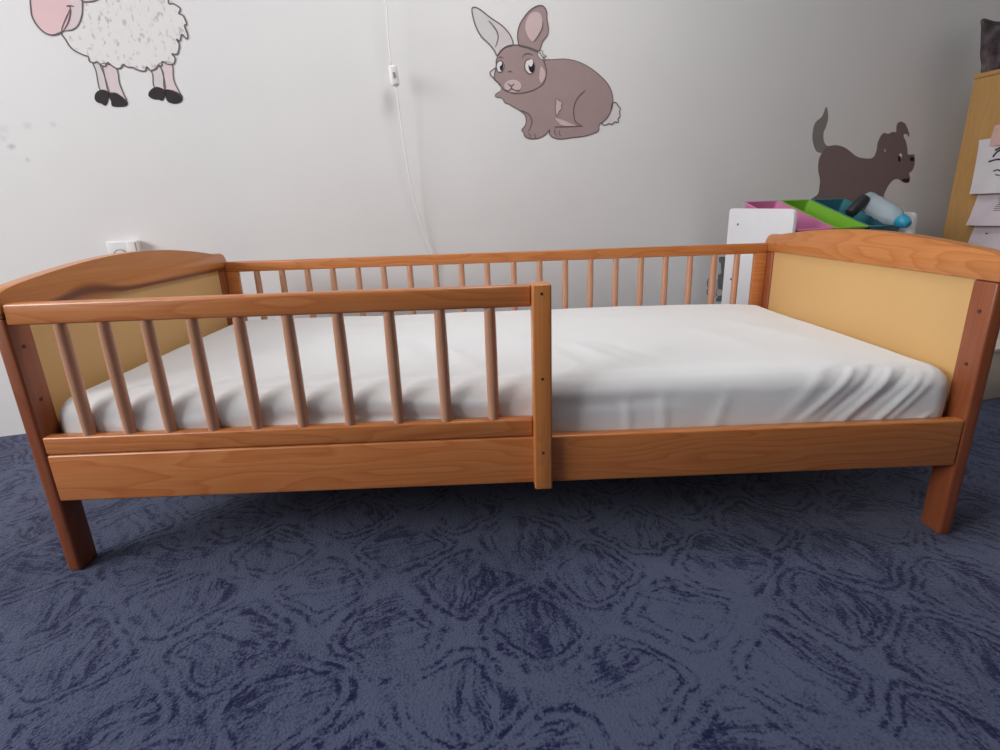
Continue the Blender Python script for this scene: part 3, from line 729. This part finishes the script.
for h_ in 'abcd': shape('hoof', A['hoof_' + h_], 3, HOOF, sp)
shape('fleece', A['fleece'], 3, fleece_mat(), sp, n=4)
shape('ear', A['ear'], 4, SPL, sp)
sh = shape('head', A['snout'], 4, SPK, sp); shape('muzzle', A['cheek'], 5, SPL, sh)
w1 = .0019
outlines(sp, [(A['fleece'], 4, w1, True), (A['snout'], 5, w1, True), (A['nose_line'], 6, w1, False), (A['muzzle_line'], 6, w1, False), (A['ear'], 5, w1, True),
              (A['leg_a'], 2, w1 * .8, True), (A['leg_b'], 3, w1 * .8, True), (A['leg_c'], 2, w1 * .8, True), (A['leg_d'], 3, w1 * .8, True)])

A = ART['dog']
dg = mural('painted_dog', 'dark brown puppy painted on the wall above the toy bins, tail raised')
DB = paint('dog_dark_brown_paint', (.24, .175, .175)); DT = paint('dog_tail_grey_paint', (.27, .245, .24))
shape('body', A['body'], 2, DB, dg); t_ = shape('tail', A['tail'], 1, DT, dg); t_['label'] = 'greyer raised tail'
e_ = shape('eye', A['eye'], 3, WHT, dg); shape('pupil', A['pupil'], 4, BLK, dg); shape('nose', A['nose'], 3, BLK, dg)
shape('eye', A['mark'], 3, paint('dog_small_mark_paint', (.5, .47, .47)), dg); shape('mouth', A['mouth'], 3, paint('dog_mouth_paint', (.06, .03, .035)), dg)

A = ART['mouse']
ms = mural('painted_grey_animal', 'grey painted animal low on the wall, half hidden behind the white rack side')
GY = paint('animal_grey_paint', (.235, .24, .25), var=.15, scale=60)
shape('body', A['body'], 1, GY, ms); shape('paw', A['paw_pale'], 2, RG, ms); shape('paw', A['paw'], 2, RW, ms); shape('belly_patch', A['belly'], 2, RW, ms)
outlines(ms, [(A['line_a'], 3, .002, False), (A['line_b'], 3, .002, False), (A['paw'], 3, .001, True)])

# ------------------------------------------------------------------ wall socket and lamp cord
PLAST = plain('white_plastic', (.80, .80, .80), rough=.3, var=.01)
PLG = plain('grey_plastic', (.30, .30, .31), rough=.4, var=.02)
sk = empty('wall_socket', ROOM_M @ Matrix.Translation((.43, 0, .535)), 'white electrical socket on the wall just above the left bed end', 'socket')
bm = bmesh.new(); add_box(bm, -.045, .012, -.012, 0, -.038, .038, bevel=.004, seg=3)
link('plate', bm, PLAST, sk, angle=40)
bm = bmesh.new(); add_tube(bm, [(-.012, -.0105, -.004), (-.012, -.016, -.004)], [.020, .019], 28)
rg = link('socket_face', bm, PLG, sk, angle=50)
bm = bmesh.new(); add_tube(bm, [(-.012, -.014, -.004), (-.012, -.0165, -.004)], [.0165, .016], 28)
link('insert', bm, PLAST, rg, angle=50)
bm = bmesh.new(); add_box(bm, .0125, .045, -.030, 0, -.036, .040, bevel=.004, seg=3)
link('adapter', bm, PLAST, sk, angle=40)
bm = bmesh.new(); add_box(bm, .036, .0385, -.0312, -.02, -.03, .034); link('seam', bm, PLG, sk)

cd_ = empty('lamp_cord', ROOM_M @ Matrix.Translation((1.276, -.05, .0)), 'thin white cord with an inline switch hanging down the wall', 'cord')
def cz(p): return (p[0] - 1.276, p[1] + .05, p[2])
pts = [(1.262, -.050, 1.60), (1.268, -.050, 1.42), (1.277, -.050, 1.246), (1.2745, -.050, 1.15), (1.2765, -.050, 1.07)]
pts2 = [(1.287, -.050, 1.011), (1.292, -.045, .93), (1.305, -.035, .78), (1.325, -.022, .66), (1.352, -.012, .55), (1.376, -.008, .485), (1.385, -.008, .44),
        (1.375, -.010, .40), (1.385, -.009, .32), (1.42, -.008, .2), (1.47, -.008, .03)]
bm = bmesh.new(); add_tube(bm, spline([cz(p) for p in pts], n=5), .0021, 8); add_tube(bm, spline([cz(p) for p in pts2], n=5), .0021, 8)
link('cable', bm, PLAST, cd_, smooth=True)
bm = bmesh.new(); add_box(bm, -.0135, .0135, -.009, .009, -.030, .030, bevel=.008, seg=4)
sw = link('switch', bm, PLAST, cd_, angle=60); sw.location = (.0065, 0, 1.041); sw.rotation_euler = (0, -.10, 0)
bm = bmesh.new(); add_box(bm, -.004, .004, -.011, -.008, -.008, .008, bevel=.001); link('slider', bm, PLG, sw).hide_render = False

# ------------------------------------------------------------------ toy rack behind the bed end
RS0, RS1 = 2.535, 3.105
rack = empty('toy_rack', ROOM_M @ Matrix.Translation((RS0, 0, 0)), 'white toy storage rack behind the right bed end, holding coloured bins', 'rack')
rw = RS1 - RS0
def side_panel(x, dz=0):
    bm = bmesh.new()
    pr = [(-.44, 0), (-.44, .575 - dz), (-.437, .589 - dz), (-.425, .598 - dz), (-.135, .604 - dz), (-.122, .601 - dz), (-.12, .59 - dz), (-.12, 0)]
    add_prism(bm, pr, x, x + .014, axis='x')
    bmesh.ops.bevel(bm, geom=[e for e in bm.edges if abs(e.verts[0].co.x - e.verts[1].co.x) < 1e-6], offset=.0015, segments=2, affect='EDGES')
    p = link('side_panel', bm, WHITE_BOARD, rack, angle=35)
    for (y, z) in ((-.175, .545), (-.165, .335), (-.38, .42)):
        bm = bmesh.new(); add_tube(bm, [(x - .0008, y, z), (x + .004, y, z)], .0042, 12)
        link('screw_hole', bm, METAL, p)
side_panel(0); side_panel(rw - .014, .028)
for (y, z) in ((-.155, .487), (-.375, .405), (-.15, .36), (-.40, .22), (-.15, .16), (-.40, .06)):
    bm = bmesh.new(); add_tube(bm, [(.012, y, z), (rw - .012, y, z)], .010, 14)
    link('crossbar', bm, WHITE_BOARD, rack, angle=50)

def bin_(name, s0, s1, col, label):
    """open bin tipped forward on the rack's bars"""
    w = s1 - s0; depth = .285; hh = .115; th = .003
    root = empty(name, ROOM_M @ Matrix.Translation(((s0 + s1) / 2, -.125, .514)) @ Matrix.Rotation(math.radians(20), 4, 'X'), label, 'bin', 'toy bins on the white rack')
    m = plain(name + '_plastic', col, rough=.45, var=.02, scale=12)
    bm = bmesh.new()
    def ring(z, ins, y0, y1):
        r = .012
        q = []
        for (cx, cy, a0) in ((w / 2 - ins - r, -y0 - ins - r, 0), (-(w / 2 - ins - r), -y0 - ins - r, 90), (-(w / 2 - ins - r), -y1 + ins + r, 180), (w / 2 - ins - r, -y1 + ins + r, 270)):
            for k in range(5):
                a = math.radians(a0 + 22.5 * k)
                q.append(bm.verts.new((cx + r * math.cos(a), cy + r * math.sin(a), z)))
        return q
    rings = [ring(0, .012, 0, depth), ring(hh, 0, 0, depth), ring(hh + .002, -.006, 0, depth), ring(hh + .005, -.005, 0, depth), ring(hh + .005, th, 0, depth), ring(th, .012 + th, 0, depth)]
    for a, b_ in zip(rings, rings[1:]):
        n = len(a)
        for i in range(n): bm.faces.new((a[i], a[(i + 1) % n], b_[(i + 1) % n], b_[i]))
    bm.faces.new(rings[0][::-1]); bm.faces.new(rings[-1])
    o = link('tub', bm, m, root, angle=35)
    return root
bin_('pink_bin', RS0 + .030, RS0 + .185, (.62, .21, .40), 'pink bin on the rack, next to the white side panel')
bin_('green_bin', RS0 + .200, RS0 + .340, (.20, .46, .035), 'bright green bin on the rack beside the pink one')
bin_('teal_bin', RS0 + .355, RS0 + .520, (.03, .17, .21), 'dark teal bin on the rack under the clear bottle')

# things lying in the bins
def along(a, b):
    a = Vector(a); b = Vector(b)
    return ROOM_M @ Matrix.Translation((a + b) / 2) @ Vector((0, 0, 1)).rotation_difference(b - a).to_matrix().to_4x4()
bt = empty('plastic_bottle', along((2.990, -.335, .606), (2.990, -.465, .545)) @ Matrix.Diagonal((1.15, 1.15, .84, 1)),
           'clear plastic bottle with blue cap lying over the teal bin', 'bottle')
def clear_mat():
    m, nt, b = new_mat('clear_bottle_plastic')
    b.inputs['Base Color'].default_value = (.62, .72, .78, 1)
    b.inputs['Roughness'].default_value = .12
    b.inputs['Transmission Weight'].default_value = .55
    b.inputs['IOR'].default_value = 1.2
    return m
bm = bmesh.new()
prof = [(.001, -.115), (.026, -.115), (.032, -.108), (.033, -.09), (.0305, -.07), (.033, -.05), (.0305, -.03), (.033, -.01), (.031, .01), (.033, .03), (.030, .05), (.022, .07), (.016, .08), (.0145, .084)]
add_lathe(bm, prof, 0, 0, 28)
link('body', bm, clear_mat(), bt, angle=70)
bm = bmesh.new(); add_lathe(bm, [(.019, .078), (.021, .082), (.019, .105), (.012, .125), (.009, .128)], 0, 0, 28)
cp = link('cap', bm, plain('blue_cap_plastic', (.03, .32, .50), rough=.35, var=.02), bt, angle=50); cp['label'] = 'turquoise blue cap'
bm = bmesh.new()
add_tube(bm, [(0, 0, -.055), (0, 0, -.052), (0, 0, -.03), (0, 0, .03), (0, 0, .052), (0, 0, .055)], [.013, .019, .021, .021, .019, .013], 22)
bk = link('black_tube', bm, plain('matt_black_plastic', (.018, .02, .024), rough=.5, var=.05), angle=50)
bk.matrix_world = along((2.905, -.338, .580), (2.945, -.343, .618)) @ Matrix.Diagonal((1, 1, .75, 1))
tag(bk, 'short matt black tube leaning between the green bin and the clear bottle', 'tube')

# ------------------------------------------------------------------ cabinet at the right with paper sheets
CS, CT0, CT1, CH = 3.70, .137, .75, 1.108
YW = wood('honey_wood_cabinet', 'z', base=(.50, .27, .085), light=(.56, .32, .115), dark=(.40, .20, .055), rough=.45, seed=8.0, strength=.5)
cab = empty('wooden_cabinet', ROOM_M @ Matrix.Translation((CS, -CT0, 0)), 'tall honey-coloured wooden cabinet at the right edge with sheets hung on its side', 'cabinet')
d_ = CT1 - CT0
bm = bmesh.new(); add_box(bm, 0, .018, -d_, 0, 0, CH - .018, bevel=.002); link('side_panel', bm, YW, cab, angle=40)
bm = bmesh.new(); add_box(bm, .55, .568, -d_, 0, 0, CH - .018, bevel=.002); link('side_panel', bm, YW, cab, angle=40)
bm = bmesh.new(); add_box(bm, -.004, .572, -d_ - .004, .002, CH - .018, CH, bevel=.003); link('top', bm, YW, cab, angle=40)
bm = bmesh.new(); add_box(bm, .018, .55, -.006, -.001, .05, CH - .02); link('back_panel', bm, YW, cab)
for k in range(2):
    bm = bmesh.new(); add_box(bm, .02 + k * .266, .282 + k * .266, -d_ - .017, -d_ - .001, .06, CH - .022, bevel=.002)
    dr = link('door', bm, YW, cab, angle=40)
    bm = bmesh.new(); add_box(bm, .25 + k * .05, .262 + k * .05, -d_ - .035, -d_ - .016, .52, .62, bevel=.003); link('handle', bm, METAL, dr, angle=40)

PAPER = plain('pale_pink_paper', (.66, .58, .63), rough=.7, var=.03, scale=10)
PAPER2 = plain('white_paper', (.68, .65, .68), rough=.7, var=.03, scale=10)
PINKP = plain('salmon_paper', (.66, .42, .38), rough=.7, var=.05, scale=40)
INK = plain('black_ink', (.03, .03, .035), rough=.7, var=.05)
GINK = plain('grey_ink', (.30, .27, .32), rough=.7, var=.05)
def sheet(t0, t1, z0, z1, mat, label, curl=.02, lean=0.0, extra=None):
    """one paper sheet hung on the cabinet side, its lower edge curling out"""
    root = empty('paper_sheet', ROOM_M @ Matrix.Translation((CS - .001, -t0, z1)), label, 'paper', 'sheets hung on the cabinet side')
    bm = bmesh.new()
    nu, nv = 14, 18
    hgt = z1 - z0; wd = t1 - t0
    def pos(u, v, off=0.0):
        out = curl * (v ** 2.2) * (1 + .4 * math.sin(u * 4)) + .004 * math.sin(u * 7 + v * 3) ** 2 + .0015
        return Vector((-out - off, -(u * wd) - lean * v * wd * -1, -v * hgt))
    for off, flip in ((0, False), (.0006, True)):
        g = [[bm.verts.new(pos(i / nu, j / nv, off)) for i in range(nu + 1)] for j in range(nv + 1)]
        for j in range(nv):
            for i in range(nu): bm.faces.new((g[j][i], g[j][i + 1], g[j + 1][i + 1], g[j + 1][i]))
    pg_ = link('page', bm, mat, root, smooth=True)
    if extra:
        bm = bmesh.new()
        for pts, w in extra:
            P_ = spline([tuple(p) for p in pts], n=5)
            rows = []
            for k, p in enumerate(P_):
                q0 = Vector(P_[max(0, k - 1)]); q1 = Vector(P_[min(len(P_) - 1, k + 1)])
                d = (q1 - q0).normalized(); nn = Vector((-d.y, d.x)) * w
                a = pos(p[0] + nn.x, p[1] + nn.y, .0014); b_ = pos(p[0] - nn.x, p[1] - nn.y, .0014)
                rows.append((bm.verts.new(a), bm.verts.new(b_)))
            for a, b_ in zip(rows, rows[1:]): bm.faces.new((a[0], b_[0], b_[1], a[1]))
        link('drawing', bm, INK if curl > .0 else GINK, pg_)
    return root
palm = [([(.28, .34), (.36, .24), (.5, .22)], .018), ([(.5, .22), (.42, .18), (.3, .22)], .018), ([(.5, .22), (.62, .16), (.78, .20)], .02),
        ([(.5, .22), (.66, .24), (.8, .32)], .02), ([(.5, .22), (.54, .30), (.50, .38)], .015), ([(.22, .42), (.36, .39), (.5, .41)], .016), ([(.55, .41), (.7, .39), (.85, .42)], .02),
        ([(.35, .60), (.42, .58), (.48, .61)], .012), ([(.40, .66), (.46, .68), (.52, .66)], .01)]
text = [([(.42 + .02 * math.sin(k), .25 + k * .055), (.52, .24 + k * .055), (.62 + .03 * math.sin(k * 2), .25 + k * .055)], .008) for k in range(7)]
sheet(.255, .42, .815, .895, PINKP, 'small salmon-pink scrap of paper, topmost on the wooden cabinet side', .006)
sheet(.208, .42, .628, .845, PAPER2, 'white paper with black feathery doodle on the cabinet side, above two others', .03, lean=-.12, extra=palm)
sheet(.248, .45, .500, .640, PAPER, 'pinkish paper with a grey text block, middle of the cabinet side', .035, lean=.0, extra=text)
sheet(.262, .47, .400, .512, PAPER, 'lowest pinkish paper on the cabinet side, just above the bed end', .03, extra=[([(.25, .4), (.27, .42), (.29, .4)], .02)])

# dark bag on the cabinet
bm = bmesh.new()
add_prism(bm, [(-.145, 0), (-.100, .203), (-.112, .210), (-.19, .152), (-.34, .112), (-.36, 0)], .012, .20, axis='x')
bmesh.ops.bevel(bm, geom=bm.edges[:], offset=.008, segments=2, profile=.5, affect='EDGES')
bmesh.ops.triangulate(bm, faces=bm.faces[:])
for _ in range(3): bmesh.ops.subdivide_edges(bm, edges=[e for e in bm.edges if e.calc_length() > .012], cuts=1, use_grid_fill=True)
for v in bm.verts:
    p = v.co.copy(); k = min(1, p.z / .04)
    v.co += Vector((noise.noise(p * 18), noise.noise(p * 18 + Vector((9, 1, 4))), noise.noise(p * 22 + Vector((3, 7, 2))))) * .009 * k
def bag_mat():
    m, nt, b = new_mat('dark_patterned_cloth')
    tc = N(nt, 'ShaderNodeTexCoord'); vo = N(nt, 'ShaderNodeTexNoise'); vo.inputs['Scale'].default_value = 22; vo.inputs['Detail'].default_value = 3
    nt.links.new(tc.outputs['Object'], vo.inputs['Vector'])
    r = ramp(nt, [(.35, (.02, .014, .016)), (.6, (.085, .06, .068)), (.75, (.16, .13, .14))], vo.outputs['Fac'])
    nt.links.new(r.outputs[0], b.inputs['Base Color']); b.inputs['Roughness'].default_value = .8
    return m
bg_ = link('cloth_bag', bm, bag_mat(), smooth=True)
bg_.matrix_world = ROOM_M @ Matrix.Translation((CS, 0, CH + .0005))
tag(bg_, 'dark grey slouching cloth bag on top of the wooden cabinet', 'bag')

# beige chest by the right bed end
bs, bt0, bt1, bh = 2.86, .47, .87, .172
ch = empty('storage_chest', ROOM_M @ Matrix.Translation((bs, -bt0, 0)), 'low beige storage chest on the carpet behind the right bed leg', 'chest')
BEIGE = plain('beige_laminate', (.74, .65, .53), rough=.5, var=.02)
bm = bmesh.new(); add_box(bm, 0, .74, -(bt1 - bt0), 0, 0, bh - .016, bevel=.003); link('body', bm, BEIGE, ch, angle=40)
bm = bmesh.new(); add_box(bm, -.005, .745, -(bt1 - bt0) - .006, .003, bh - .016, bh, bevel=.004, seg=3)
ld = link('lid', bm, plain('white_lid_laminate', (.74, .70, .66), rough=.45, var=.02), ch, angle=40); ld['label'] = 'paler lid'

# round casing of the added, unseen ceiling fill light
lm = empty('added_ceiling_fill', ROOM_M @ Matrix.Translation((FILL_S, -FILL_T, H)), 'round white ceiling fill light, added out of view above the bed', 'lamp')
bm = bmesh.new(); add_lathe(bm, [(FILL_D / 2 + .03, -.001), (FILL_D / 2 + .03, -.06), (FILL_D / 2 + .01, -.09), (FILL_D / 2 - .01, -.092), (FILL_D / 2 - .03, -.08)], 0, 0, 48)
link('fill_light_housing', bm, WHITE_BOARD, lm, angle=40)
